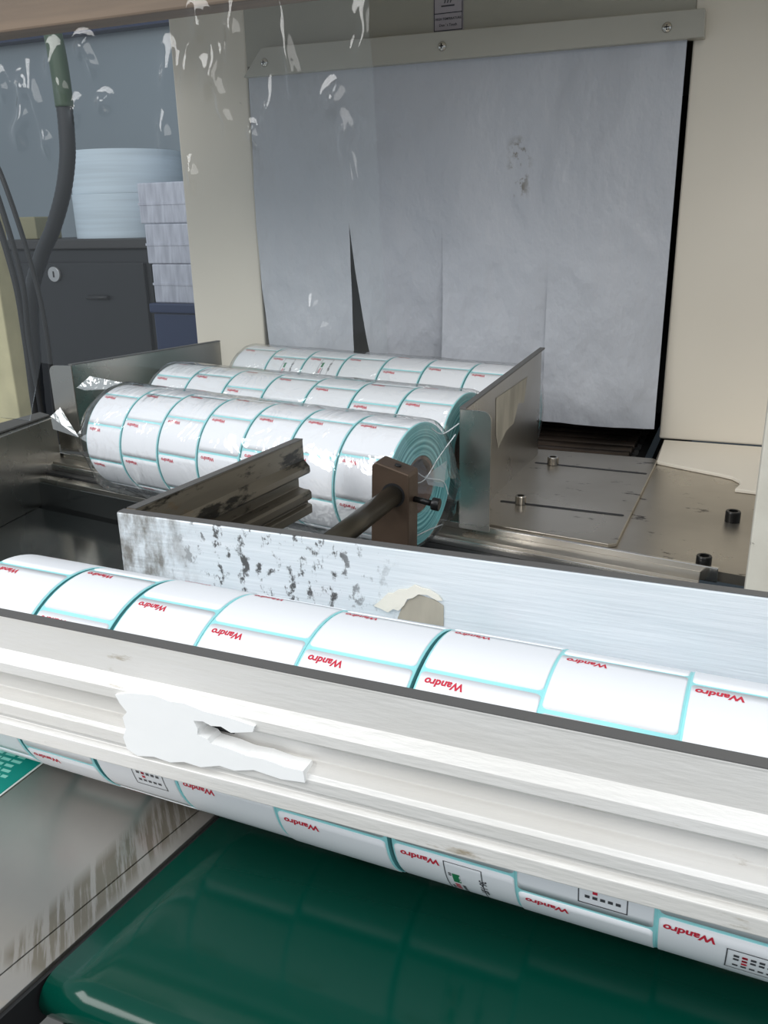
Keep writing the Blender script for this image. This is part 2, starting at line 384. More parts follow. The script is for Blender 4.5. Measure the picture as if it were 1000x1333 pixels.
# warning sign: only its lower part is in the picture
sign = tag(box('warning_sign', -0.3775, -0.3415, TY - 0.0012, TY - 0.0001, 0.4855, 0.56, M['sign']),
           'small lilac heat warning sign with black lettering above the curtain', 'sign')
def flat(name, verts, faces, x0, z0, y, m, parent):
    return meshobj(name, [(x0 + v[0], y, z0 + v[1]) for v in verts], faces, m, parent)
sy = TY - 0.0016
bm = bmesh.new()
for (x0, x1, z0, z1) in ((-0.3770, -0.3762, 0.487, 0.559), (-0.3430, -0.3422, 0.487, 0.559), (-0.3770, -0.3422, 0.4866, 0.4876), (-0.3770, -0.3422, 0.5045, 0.5054)):
    add_box(bm, x0, x1, sy, TY - 0.0013, z0, z1)
link('border', bm, M['ink'], sign)
bm = bmesh.new(); add_box(bm, -0.368, -0.352, sy, TY - 0.0013, 0.5115, 0.5130)
for cx in (-0.3640, -0.3605, -0.3570):
    pts = [(cx + 0.0011 * math.sin(t * 2.2 * PI), 0.515 + 0.022 * t) for t in [i / 14 for i in range(15)]]
    for (xa, za), (xb, zb) in zip(pts, pts[1:]):
        q = [bm.verts.new(p) for p in ((xa - 0.0007, sy, za), (xa + 0.0007, sy, za), (xb + 0.0007, sy, zb), (xb - 0.0007, sy, zb))]; bm.faces.new(q)
link('heat_symbol', bm, M['ink'], sign)
for txt, z, s in (('HIGH TEMPERATURE', 0.4980, 0.0034), ("Don ' t Touch", 0.4915, 0.0038)):
    v, fs = text_polys(txt, s, 0.00006, 'CENTER'); flat('lettering', v, fs, -0.3596, z, sy, M['ink'], sign)

# curtain: an upper sheet and four flaps below its slits
CX0, CX1, CZT, CZS = -0.626, -0.0925, 0.4640, 0.278
def cy_(x, z):
    k = (0.46 - z)
    return 1.0615 + (0.004 * noise.noise((x * 9, z * 5, 1)) + 0.0035 * (abs(noise.noise((x * 13 + z * 6, z * 7 - x * 3, 6))) ** 0.6 - 0.4) * (1 if k > 0.12 else k / 0.12)) * min(1, k * 8) - 0.004 * min(1, k * 3)
slits = [CX0, -0.487, -0.361, -0.229, CX1]
tp(grid_obj('curtain', 110, 44, lambda u, v: ((CX0 + (CX1 - CX0) * u) - 0.003 * v * (1 - u) , cy_(CX0 + (CX1 - CX0) * u, CZT + (CZS - CZT) * v), CZT + (CZS - CZT) * v), M['cloth']))
curtain = [o for o in tun.children if o.name == 'curtain'][0]
def flap(i):
    a, b = slits[i], slits[i + 1]
    # bend of each flap: left edge shift, right edge shift, forward push
    spec = [(0.012, -0.001, 0.006, 0.004), (0.028, 0.0, 0.020, 0.034), (0.0, 0.0, -0.010, 0.002), (0.0, 0.0, -0.006, -0.002)][i]
    def fn(u, v):
        x = a + (b - a) * u; z = CZS + (0.036 - CZS) * v
        x2 = x + (spec[0] * (1 - u) + spec[1] * u) * v ** 1.2 - 0.003 * (1 - (x - CX0) / (CX1 - CX0)) * (1 - v)
        fy = (spec[2] * (1 - u) + spec[3] * u) * v ** 1.5 + 0.008 * math.sin(PI * u) * v * (-1 if i != 1 else 0.3)
        return (x2, cy_(x, z) + fy + 0.004 * v * noise.noise((x * 14, z * 10, i * 3)) + 0.003 * v * abs(noise.noise((x * 30 + z * 12, z * 14, i * 5))), z)
    o = grid_obj('flap', 32, 56, fn, M['cloth']); o.parent = curtain
    return o
for i in range(4): flap(i)

# rollers of the tunnel bed
def bp_(o): return tp(o)
y = 0.995
for k in range(11):
    yy = 0.992 + k * 0.027
    rl = bp_(cyl('roller', (-0.62, yy, 0.004), (-0.115, yy, 0.004), 0.0105, M['roller'], None, 20))
    bm = bmesh.new(); add_cyl(bm, (-0.115, yy, 0.004), (-0.100, yy, 0.004), 0.004, 10); add_cyl(bm, (-0.112, yy, 0.004), (-0.107, yy, 0.004), 0.0075, 6)
    e = link('axle', bm, M['black_bolt']); e.parent = rl
bp_(box('side_rail', -0.106, -0.097, 0.985, 1.30, -0.015, 0.010, M['black_bolt']))
bp_(box('side_rail', -0.632, -0.622, 0.985, 1.30, -0.015, 0.010, M['black_bolt']))

# ------------------------------------------------------------------ tunnel table: stainless bed in front of the housing
tab = thing('machine_table', 'stainless steel table in front of the tunnel mouth', 'table', (-0.35, 0.85, -0.8))
def tb(o): o.parent = tab; o.matrix_parent_inverse = Matrix.Translation(tab.location).inverted(); return o
def fy(x): return 0.671 - 0.152 * x - 0.002       # front edge of the bed in plan
tb(prism('bed_plate', [(-0.80, fy(-0.80)), (0.30, fy(0.30)), (0.30, 1.068), (-0.082, 1.068), (-0.082, 0.980), (-0.80, 0.980)], 0.008, 0.0165, M['stainless_bed']))
# cream base shelf with a rounded cut out, on which the right panel stands
arc = [(0.005 + 0.020 * math.sin(t) - 0.0, 0.905 + 0.022 * math.cos(t)) for t in [PI / 2 * i / 8 for i in range(9)]]
tb(prism('cream_shelf', [(-0.081, 1.0675), (-0.079, 0.966)] + [(-0.040, 0.948)] + [(-0.012, 0.936), (0.000, 0.929), (0.007, 0.918), (0.0085, 0.905), (0.004, 0.886), (0.024, 0.884), (0.30, 0.86), (0.30, 1.0675)], 0.0167, 0.0205, M['cream'], None, 0.0008))
pl = prism('slotted_plate', [(-0.222, 0.752), (-0.196, 0.706), (-0.090, 0.692), (-0.0835, 0.696), (-0.079, 0.972), (-0.084, 0.9785), (-0.222, 0.9785)], 0.0167, 0.0200, M['stainless_bed'], None, 0.0006)
tb(pl)
for (xa, ya, xb, yb) in ((-0.203, 0.919, -0.086, 0.913), (-0.203, 0.7735, -0.090, 0.769)):
    L = Vector((xb - xa, yb - ya, 0)); n = Vector((-L.y, L.x, 0)).normalized() * 0.0017
    bm = bmesh.new(); A, B = Vector((xa, ya, 0)), Vector((xb, yb, 0)); pts = []
    for c, s0 in ((B, -PI / 2), (A, PI / 2)):
        a0 = math.atan2(L.y, L.x) + s0
        pts += [(c.x + 0.0025 * math.cos(a0 + PI * i / 6), c.y + 0.0025 * math.sin(a0 + PI * i / 6)) for i in range(7)]
    bm.free()
    s = prism('slot', pts, 0.0185, 0.0203, M['black']); s.parent = pl
def socket_bolt(x, y, z, R, h, m, label, washer=None):
    t = thing('socket_bolt', label, 'bolt', (x, y, z), 0, None)
    bm = bmesh.new(); seg = 24
    def ring(rr, zz, s=seg): return [bm.verts.new((rr * math.cos(2 * PI * k / s), rr * math.sin(2 * PI * k / s), zz)) for k in range(s)]
    R_ = [ring(R, 0), ring(R, h * 0.9), ring(R * 0.92, h), ring(R * 0.62, h), ring(R * 0.58, h * 0.35)]
    for A, B in zip(R_, R_[1:]):
        for k in range(seg): bm.faces.new((A[k], A[(k + 1) % seg], B[(k + 1) % seg], B[k]))
    bm.faces.new(R_[-1]); bm.faces.new(R_[0])
    h_ = link('head', bm, m, t); 
    for p in h_.data.polygons: p.use_smooth = False
    bm = bmesh.new(); add_cyl(bm, (0, 0, h * 0.352), (0, 0, h * 0.37), R * 0.5, 6); link('hex_socket', bm, M['black'], t)
    return t
socket_bolt(-0.185, 0.918, 0.0204, 0.0062, 0.0085, M['chrome'], 'silver socket bolt in the rear slot of the slotted plate')
socket_bolt(-0.185, 0.772, 0.0204, 0.0052, 0.0080, M['chrome'], 'silver socket bolt in the front slot of the slotted plate')
socket_bolt(0.0045, 0.795, 0.0166, 0.0066, 0.0100, M['black_bolt'], 'black socket bolt on the bare table beside the cream shelf')
socket_bolt(-0.0135, 0.678, 0.0166, 0.0060, 0.0085, M['black_bolt'], 'black socket bolt by the front edge of the table')
# front edge of the bed: stepped bars
def edge_bar(name, x0, x1, dy0, dy1, z0, z1, m):
    bm = bmesh.new(); v = []
    for x in (x0, x1):
        for dy, z in ((dy0, z0), (dy1, z0), (dy1, z1), (dy0, z1)): v.append(bm.verts.new((x, fy(x) + dy, z)))
    for q in ((0, 1, 2, 3), (4, 5, 6, 7), (0, 1, 5, 4), (1, 2, 6, 5), (2, 3, 7, 6), (3, 0, 4, 7)): bm.faces.new([v[i] for i in q])
    return tb(link(name, bm, m, None, False, 0.0006))
edge_bar('front_bar', -0.79, -0.002, -0.0035, -0.0003, 0.008, 0.0205, M['bright_edge'])
edge_bar('front_bar', -0.79, -0.015, -0.022, -0.0038, 0.004, 0.0150, M['stainless_bed'])
edge_bar('front_bar', -0.79, 0.30, -0.0255, -0.0223, 0.000, 0.0130, M['bright_edge'])
edge_bar('dark_seal', -0.79, 0.30, -0.036, -0.0258, -0.012, 0.006, M['black'])
edge_bar('front_bar', -0.79, 0.30, -0.050, -0.0363, -0.014, 0.0035, M['stainless'])
edge_bar('table_apron', -0.80, 0.30, -0.0535, -0.0503, -0.50, -0.001, M['dark_steel'])
tb(prism('table_body', [(-0.80, fy(-0.8) + 0.03), (0.30, fy(0.3) + 0.03), (0.30, 1.02), (-0.80, 1.02)], -0.80, -0.16, M['dark_steel']))

# near cream panel at the right border
sd = tb(box('side_panel', 0.0162, 0.34, 0.590, 0.610, -0.80, 0.42, M['cream_chip'], None, 0.0015)); sd['label'] = 'chipped cream steel panel at the right border'

# seal area between the rails and the table: dark polished plate
tb(prism('sealing_plate', [(-1.05, 0.390), (0.45, 0.390), (0.45, 0.548), (-0.24, 0.655), (-1.05, 0.760)], -0.040, -0.030, M['dark_steel']))

# ------------------------------------------------------------------ guide plates of the tunnel mouth
def guide(name, label, P0, P1, h0, h1, flange, tab_dir):
    t = thing(name, label, 'guide plate', (P0[0], P0[1], T))
    dx, dy = P1[0] - P0[0], P1[1] - P0[1]; L = math.hypot(dx, dy); n = (-dy / L * 0.0011, dx / L * 0.0011)
    v = []
    for (x, y, z) in ((0, 0, 0), (dx, dy, 0), (dx, dy, h1), (0, 0, h0)):
        v.append((x + n[0], y + n[1], z)); v.append((x - n[0], y - n[1], z))
    meshobj('plate', v, [(0, 2, 4, 6), (1, 7, 5, 3), (0, 1, 3, 2), (2, 3, 5, 4), (4, 5, 7, 6), (6, 7, 1, 0)], M['stainless'], t)
    # turned lip along the top
    lw = 0.0045 * tab_dir
    bm = bmesh.new(); q = []
    for (x, y, z) in ((0, 0, h0 + 0.0002), (dx, dy, h1 + 0.0002)):
        for ox, oz in ((-0.0012 * tab_dir, 0), (lw, 0), (lw, 0.0016), (-0.0012 * tab_dir, 0.0016)): q.append(bm.verts.new((x + ox, y, z + oz)))
    for s in ((0, 1, 2, 3), (4, 5, 6, 7), (0, 1, 5, 4), (1, 2, 6, 5), (2, 3, 7, 6), (3, 0, 4, 7)): bm.faces.new([q[i] for i in s])
    link('top_lip', bm, M['rail_edge'], t)
    # flange turned outward at the near end, rounded outer corner
    w, zb = flange; R = 0.008; pts = [(0, zb), (w * tab_dir, zb)]
    for i in range(7):
        a = PI / 2 * i / 6
        pts.append((tab_dir * (w - R + R * math.cos(a)), h0 - R + R * math.sin(a)))
    pts.append((0, h0))
    bm = bmesh.new(); a = [bm.verts.new((x, 0.0012 - abs(x) * 0.12, z)) for x, z in pts]; b = [bm.verts.new((x, -0.0012 - abs(x) * 0.12, z)) for x, z in pts]
    bm.faces.new(a); bm.faces.new(b)
    for i in range(len(pts)): bm.faces.new((a[i], a[(i + 1) % len(pts)], b[(i + 1) % len(pts)], b[i]))
    link('flange', bm, M['stainless'], t)
    return t
gr = guide('guide_plate', 'stainless guide plate right of the wrapped rolls with tape residue on its face', (-0.2195, 0.690), (-0.2115, 0.955), 0.107, 0.121, (0.028, -0.0), 1)
gl = guide('guide_plate', 'stainless guide plate left of the wrapped rolls, below the left post', (-0.735, 0.795), (-0.688, 1.040), 0.105, 0.102, (0.030, -0.0), -1)
# tape residue on the right guide
def on_guide(u, z, off=0.0014):
    dx, dy = 0.008, 0.265
    return (dx * u + off, dy * u, z)
o = meshobj('tape_residue', [on_guide(0.36, 0.098), on_guide(0.78, 0.100), on_guide(0.74, 0.074), on_guide(0.66, 0.078), on_guide(0.60, 0.060), on_guide(0.50, 0.058), on_guide(0.40, 0.046), on_guide(0.37, 0.062)],
            [(0, 1, 2, 3, 4, 5, 6, 7)], M['tape_residue'], gr)

# ------------------------------------------------------------------ label rolls
R_ROLL = 0.0540
def cylpt(x, R, th): return (x, R * math.cos(th), R * math.sin(th))
def roll_meshes(width, R, n_lab):
    hw = width / 2
    # wound body
    bm = bmesh.new(); seg = 64; rc = 0.0246; prof = [(-hw, rc), (-hw, R - 0.0003), (-hw + 0.0003, R), (hw - 0.0003, R), (hw, R - 0.0003), (hw, rc)]
    rings = [[bm.verts.new(cylpt(x, rr, 2 * PI * k / seg)) for k in range(seg)] for x, rr in prof]
    for i in range(len(rings) - 1):
        for k in range(seg):
            fc = bm.faces.new((rings[i][k], rings[i][(k + 1) % seg], rings[i + 1][(k + 1) % seg], rings[i + 1][k]))
            fc.material_index = 1 if i in (1, 2, 3) else 0
            fc.smooth = i == 2
    for k in range(seg): bm.faces.new((rings[-1][k], rings[-1][(k + 1) % seg], rings[0][(k + 1) % seg], rings[0][k]))
    bmesh.ops.recalc_face_normals(bm, faces=bm.faces)
    body = bpy.data.meshes.new('winding'); bm.to_mesh(body); bm.free(); body.materials.append(M['wound']); body.materials.append(M['liner'])
    # core
    bm = bmesh.new(); prof = [(-hw + 0.001, 0.0215), (-hw + 0.001, 0.0244), (hw - 0.001, 0.0244), (hw - 0.001, 0.0215)]
    rings = [[bm.verts.new(cylpt(x, rr, 2 * PI * k / 40)) for k in range(40)] for x, rr in prof]
    for i in range(4):
        for k in range(40): bm.faces.new((rings[i][k], rings[i][(k + 1) % 40], rings[(i + 1) % 4][(k + 1) % 40], rings[(i + 1) % 4][k]))
    bmesh.ops.recalc_face_normals(bm, faces=bm.faces)
    core = bpy.data.meshes.new('core'); bm.to_mesh(core); bm.free(); core.materials.append(M['core'])
    # one label: a curved sticker with rounded corners, spanning 0 .. 45 degrees less the gap
    g = rad(1.05); span = 2 * PI / n_lab
    lw = hw - 0.0010; n = 8; RR = R + 0.00030; cr = 0.0018
    bm = bmesh.new(); top = []
    cols = [(-lw, 0.0014), (-lw + 0.0006, 0.0005), (-lw + cr, 0), (lw - cr, 0), (lw - 0.0006, 0.0005), (lw, 0.0014)]
    for x, ins in cols:
        ia = ins / R
        top.append([bm.verts.new(cylpt(x, RR, g + ia + (span - 2 * g - 2 * ia) * j / n)) for j in range(n + 1)])
    for i in range(len(cols) - 1):
        for j in range(n): bm.faces.new((top[i][j], top[i + 1][j], top[i + 1][j + 1], top[i][j + 1])).smooth = True
    be = [e for e in bm.edges if e.is_boundary]
    ex = bmesh.ops.extrude_edge_only(bm, edges=be)
    for v in ex['geom']:
        if isinstance(v, bmesh.types.BMVert):
            s = (R - 0.0001) / RR; v.co.y *= s; v.co.z *= s
    bmesh.ops.recalc_face_normals(bm, faces=bm.faces)
    lab = bpy.data.meshes.new('label'); bm.to_mesh(lab); bm.free(); lab.materials.append(M['label'])
    return body, core, lab
def wrap_text(txt, size, bold, x0, th0, R, m, rot90=False, shear=0.0):
    """print bent round the roll; it stands upside down as seen from the front, its right end at the roll's left"""
    v, fs = text_polys(txt, size, bold, 'LEFT', shear); RR = R + 0.00042; out = []
    for (tx, ty, _) in v:
        if rot90: tx, ty = -ty, tx
        out.append(cylpt(x0 - tx, RR, th0 + ty / RR))
    me = bpy.data.meshes.new('print'); me.from_pydata(out, [], fs); me.materials.append(m)
    return me
def wrap_rects(rects, R, m):
    """flat bars printed on the roll: x0, x1, angle from, angle to (degrees)"""
    vs, fs = [], []; RR = R + 0.00042
    for (x0, x1, a0, a1) in rects:
        n = max(1, int(abs(a1 - a0) / 3))
        for j in range(n):
            b = len(vs)
            t0, t1 = rad(a0 + (a1 - a0) * j / n), rad(a0 + (a1 - a0) * (j + 1) / n)
            vs += [cylpt(x0, RR, t0), cylpt(x1, RR, t0), cylpt(x1, RR, t1), cylpt(x0, RR, t1)]; fs.append((b, b + 1, b + 2, b + 3))
    me = bpy.data.meshes.new('print'); me.from_pydata(vs, [], fs); me.materials.append(m)
    return me
def make_roll_kind(width, R, txt_size, n_lab=9):
    body, core, lab = roll_meshes(width, R, n_lab)
    word = wrap_text('Wandro', txt_size, txt_size * 0.035, -width / 2 + 0.0205, rad(4.2), R, M['red'], shear=0.12)
    return dict(n=n_lab, w=width, R=R, body=body, core=core, lab=lab, word=word)
def child(name, me, parent):
    o = bpy.data.objects.new(name, me); COL.objects.link(o); o.parent = parent; return o
def place_roll(kind, centre, gap_deg, rotz, label, group, zrot=0.0, boxes=()):
    """centre: axis centre; gap_deg: angle of one label gap (90 = top, more = towards the camera)"""
    R = kind['R']
    t = thing('label_roll', label, 'label roll', (centre[0], centre[1], centre[2] - R), rotz, group)
    off = Matrix.Translation((0, 0, R)) @ Matrix.Rotation(rad(gap_deg), 4, 'X')
    for nm, me in (('winding', kind['body']), ('core', kind['core'])):
        c = child(nm, me, t); c.matrix_local = off
    for k in range(kind['n']):
        a = (gap_deg + k * 360 / kind['n']) % 360
        c = child('label', kind['lab'], t); c.matrix_local = off @ Matrix.Rotation(2 * PI * k / kind['n'], 4, 'X')
        if 20 < a < 225: child('print', kind['word'], c)
        for (bk, meshes) in boxes:
            if bk == k:
                for me in meshes: child('print', me, c)
    return t

# --- front row: nine rolls between the two rails
ORD = ['first', 'second', 'third', 'fourth', 'fifth', 'sixth', 'seventh', 'eighth', 'ninth']
KF = make_roll_kind(0.0522, R_ROLL, 0.0049)
FY, FZ = 0.3195, 0.0545
bx = [-0.3635, -0.3122, -0.2648, -0.2172, -0.1662, -0.1122, -0.0600, -0.0066, 0.0460]
gaps = [92.4, 80, 99.5, 107.5, 111, 111, 79, 86]
def info_boxes(R, kind, sh=0):
    """the framed data field of some labels, in label angles"""
    out = []
    if kind == 'tall':
        x0, x1 = -0.004, 0.012
        out.append(wrap_rects([(x0, x0 + 0.0004, 3, 37), (x1 - 0.0004, x1, 3, 37), (x0, x1, 3, 3.4), (x0, x1, 36.6, 37)], R, M['ink']))
        out.append(wrap_text('36-1.8T', 0.0042, 0.0001, 0.0105, rad(10), R, M['ink'], True))
        out.append(wrap_rects([(-0.001, 0.0022, 11, 19)], R, M['greenink']))
        out.append(wrap_text('CPE', 0.0030, 0.0001, 0.0018, rad(12), R, M['label'], True))
        out.append(wrap_rects([(-0.001, 0.0012, 21, 22.2), (-0.001, 0.0012, 23, 24.4), (-0.001, 0.0012, 25.2, 26.4), (-0.001, 0.0012, 27.2, 28.4)], R, M['red']))
        out.append(wrap_rects([(0.0022, 0.0036, a, a + 1.0) for a in (21, 22.5, 24, 25.5, 27, 28.5, 30)] + [(-0.0026, -0.0014, a, a + 1.0) for a in (11, 12.5, 24, 25.5, 27, 28.5)], R, M['ink']))
    else:
        x0, x1 = -0.002, 0.016
        out.append(wrap_rects([(x0, x0 + 0.0004, 8 + sh, 24 + sh), (x1 - 0.0004, x1, 8 + sh, 24 + sh), (x0, x1, 7.8 + sh, 8.3 + sh), (x0, x1, 23.7 + sh, 24.2 + sh)], R, M['ink']))
        out.append(wrap_rects([(0.0005 + 0.0028 * i, 0.0023 + 0.0028 * i, a + sh, a + sh + 1.6) for i in range(5) for a in (11, 13.6, 19)], R, M['ink']))
        out.append(wrap_rects([(0.0033, 0.0051, a + sh, a + sh + 1.6) for a in (11, 13.6, 16.2)], R, M['red']))
    return out
TALL, SHORT, SHORT2 = info_boxes(R_ROLL, 'tall'), info_boxes(R_ROLL, 'short'), info_boxes(R_ROLL, 'short', 11)
jit = [(0.000, 0.0), (-0.0004, 0.0), (0.0005, 0), (0.0006, 0), (-0.0008, 0), (0.0012, 0), (0, 0), (0.0006, 0), (0, 0)]
fr_lab = ['white label roll cut by the left border, end of the row between the rails',
          'second label roll from the left between the rails, half hidden by the rear rail corner',
          'third label roll from the left between the rails, beneath the scuffed rear rail end',
          'fourth label roll from the left in the row between the rails',
          'fifth label roll from the left in the row between the rails, below the torn tape',
          'sixth label roll from the left between the rails, wide dark gap on its left',
          'seventh label roll from the left between the rails, its red print high at the back',
          'last label roll of the front row, cut by the right border',
          'label roll beyond the right border']
for i in range(8):
    cx = (bx[i] + bx[i + 1]) / 2 + (0, 0.0002, 0.0001, 0, -0.0003, 0.0006, 0, 0)[i]
    bb = {2: [(2, SHORT)], 5: [(2, TALL), (1, TALL)], 6: [(2, SHORT2)], 7: [(2, SHORT)]}.get(i, [])
    k = KF
    if i == 1: k = make_roll_kind(0.0460, R_ROLL, 0.0049)
    if i == 2: k = make_roll_kind(0.0473, R_ROLL, 0.0049)
    if i == 4 : k = make_roll_kind(0.0525, R_ROLL, 0.0049)
    if i == 7: k = make_roll_kind(0.0522, R_ROLL, 0.0052, 7)
    yy = 0.3130 - 0.0258 * cx
    cx *= yy / 0.3195
    place_roll(k, (cx, yy + 0.4 * jit[i][0], FZ + 0.0002), gaps[i], math.atan2(-0.0258, 1), fr_lab[i], 'label rolls between the aluminium rails', boxes=bb)

# --- three wrapped rows at the tunnel mouth
KT = make_roll_kind(0.0560, 0.0520, 0.0050)
rows = {'front': ((-0.588, 0.715), (-0.2365, 0.648), 7), 'middle': ((-0.618, 0.845), (-0.237, 0.776), 7), 'rear': ((-0.606, 1.000), (-0.2195, 0.927), 7)}
RZ = T + 0.0535
ridge_off = {'front': 0.012, 'middle': 0.010, 'rear': 0.0085}
row_frames = {}
for nm, ((xa, ya), (xb, yb), n) in rows.items():
    A = Vector((xa, ya - ridge_off[nm], RZ)); B = Vector((xb, yb - ridge_off[nm], RZ)); L = (B - A).length; u = (B - A).normalized()
    rz = math.atan2(u.y, u.x); row_frames[nm] = (A, B, rz, L)
    kk = make_roll_kind(L / n - 0.0016, 0.0520, 0.0046)
    gl_ = {'front': [114, 103, 93, 84, 75, 110, 105], 'middle': [82, 112, 88, 100, 112, 90, 80], 'rear': [104, 118, 112, 106, 84, 112, 116]}[nm]
    for i in range(n):
        c = A + u * (L * (i + 0.5) / n)
        lab = {'front': '%s label roll from the left in the wrapped row nearest the rails',
               'middle': '%s label roll from the left in the middle wrapped row',
               'rear': '%s label roll from the left in the wrapped row against the curtain'}[nm] % ORD[i]
        if nm == 'front' and i == n - 1: lab = 'last label roll of the nearest wrapped row, its brown core showing at the right'
        bb = [(0, info_boxes(0.0520, 'tall'))] if nm == 'rear' and i in (1, 2) else []
        place_roll(kk, tuple(c), gl_[i], rz, lab, 'film wrapped label rolls at the tunnel mouth', boxes=bb)

# ------------------------------------------------------------------ shrink film round each row
def film_sleeve(nm, label, ext_l, ext_r, seed, skirt=0.0):
    A, B, rz, L = row_frames[nm]
    t0 = Vector((A.x, A.y, 0.0205))
    cz = RZ - t0.z; R = 0.0538
    nu, nv = 110, 56
    def fn(u, v):
        s = -ext_l + (L + ext_l + ext_r) * u
        a = 2 * PI * v
        over = max(0.0, -s / ext_l) if s < 0 else (max(0.0, (s - L) / ext_r) if s > L else 0.0)
        rr = R + 0.0012 + 0.0014 * abs(noise.noise((s * 22, math.cos(a) * 2, math.sin(a) * 2 + seed)))
        k = 1.0 - 0.62 * over ** 1.1
        crum = over * 0.010
        y = rr * math.cos(a) * k * (1 + 0.12 * over) + crum * noise.noise((s * 30, a * 1.6, seed + 5))
        z = rr * math.sin(a) * k + crum * noise.noise((s * 30, a * 1.6, seed + 9)) - 0.006 * over
        z = max(z, -cz + 0.0004)
        if y < 0 and z < -0.012 and skirt and over == 0:
            y -= skirt * ((-z - 0.012) / 0.04) ** 1.6
        return (s, y, z + cz)
    bm = bmesh.new(); g = [[bm.verts.new(fn(i / nu, j / nv)) for j in range(nv)] for i in range(nu + 1)]
    for i in range(nu):
        for j in range(nv): bm.faces.new((g[i][j], g[i + 1][j], g[i + 1][(j + 1) % nv], g[i][(j + 1) % nv]))
    o = link('film_wrap', bm, M['film'], None, True)
    o.location = t0; o.rotation_euler = (0, 0, rz)
    return tag(o, label, 'film', 'clear film wraps round the roll rows')
film_sleeve('front', 'clear shrink film round the wrapped row nearest the rails', 0.050, 0.024, 1.0, 0.014)
film_sleeve('middle', 'clear shrink film round the middle wrapped row', 0.030, 0.008, 17.0)
film_sleeve('rear', 'clear shrink film round the wrapped row against the curtain', 0.030, 0.004, 31.0)

def folded(name, pts, faces, parent_film):
    o = meshobj(name, pts, faces, M['film_fold']); o.parent = parent_film
    o.matrix_parent_inverse = (Matrix.Translation(parent_film.location) @ parent_film.rotation_euler.to_matrix().to_4x4()).inverted(); return o
ff = bpy.data.objects['film_wrap']
folded('film_ear', [(-0.705, 0.720, 0.082), (-0.706, 0.722, 0.067), (-0.664, 0.715, 0.062), (-0.697, 0.728, 0.091), (-0.645, 0.712, 0.070), (-0.600, 0.690, 0.052)], [(0, 1, 2), (0, 2, 3), (2, 4, 5)], ff)
folded('film_ear', [(-0.644, 0.700, 0.121), (-0.629, 0.705, 0.133), (-0.585, 0.702, 0.129), (-0.603, 0.698, 0.122), (-0.628, 0.694, 0.120)], [(0, 1, 2), (0, 2, 3), (0, 3, 4)], ff)
folded('film_ear', [(-0.2345, 0.640, 0.080), (-0.219, 0.652, 0.092), (-0.222, 0.652, 0.068), (-0.2325, 0.643, 0.072)], [(0, 1, 2), (0, 2, 3)], ff)
for pts in ([(-0.2345, 0.600, 0.086), (-0.2325, 0.632, 0.079), (-0.225, 0.648, 0.095), (-0.215, 0.662, 0.112)], [(-0.2345, 0.606, 0.098), (-0.232, 0.634, 0.081), (-0.222, 0.650, 0.074), (-0.218, 0.652, 0.062)],
            [(-0.2345, 0.612, 0.036), (-0.230, 0.640, 0.034), (-0.222, 0.650, 0.036)], [(-0.2345, 0.655, 0.118), (-0.226, 0.660, 0.112), (-0.214, 0.668, 0.120)]):
    w_ = tube('film_strand', pts, 0.0006, M['film_fold'], None, 6); w_.parent = ff
    w_.matrix_parent_inverse = (Matrix.Translation(ff.location) @ ff.rotation_euler.to_matrix().to_4x4()).inverted()
def skirt_fn(u, v):
    x = -0.68 + 0.40 * u; yb = 0.692 - 0.152 * (x + 0.40) - 0.012; ye = fy(x) - 0.026 + 0.008 * noise.noise((x * 30, 3, 1))
    yb = max(yb - 0.03, ye + 0.012)
    return (x, yb + (ye - yb) * v, 0.0245 - 0.004 * v + 0.006 * abs(noise.noise((x * 40, v * 3, 2))) + 0.004 * (1 - v))
sk = grid_obj('film_skirt', 90, 14, skirt_fn, M['film']); sk.parent = ff
sk.matrix_parent_inverse = (Matrix.Translation(ff.location) @ ff.rotation_euler.to_matrix().to_4x4()).inverted()
def scrap_fn(u, v):
    x = -0.46 + 0.20 * u; y = 0.600 + 0.06 * v - 0.10 * (u - 0.5)
    return (x, y, -0.022 + 0.020 * abs(noise.noise((x * 28, y * 20, 1))) + 0.008 * noise.noise((x * 70, y * 60, 2)) )
tag(grid_obj('film_scrap', 40, 16, scrap_fn, M['film_fold']), 'crumpled scrap of clear film lying on the dark plate behind the rear rail', 'film scrap')

# ------------------------------------------------------------------ aluminium rails
# profile as (outward, height): outward is towards the grooved side
PROF = [(-0.0020, 0.0000), (0.0060, 0.0000), (0.0078, 0.0012), (0.0078, 0.0078), (0.0062, 0.0086), (0.0050, 0.0092), (0.0050, 0.0110), (0.0066, 0.0116),
        (0.0078, 0.0128), (0.0078, 0.0180), (0.0066, 0.0198), (0.0025, 0.0202), (-0.0008, 0.0212), (-0.0008, 0.0318), (0.0025, 0.0328), (0.0068, 0.0332),
        (0.0078, 0.0348), (0.0074, 0.0390), (0.0052, 0.0420), (0.0038, 0.0440), (0.0034, 0.0585), (0.0036, 0.0598), (-0.0020, 0.0598)]
Z0 = 0.0632
fr = thing('aluminium_rail', 'white worn aluminium rail with long grooves, nearest the camera', 'rail', (-0.15, 0.250, Z0))
bm = bmesh.new(); add_prof(bm, [(0, -a, h) for a, h in PROF], (-0.42, 0, 0), (0.42, 0, 0)); rail = link('profile', bm, M['rail_front'], fr, False, 0.0004)
bm = bmesh.new(); add_box(bm, -0.42, 0.42, -0.0036, 0.0020, 0.0599, 0.0603); link('top_edge', bm, M['rail_edge'], fr)
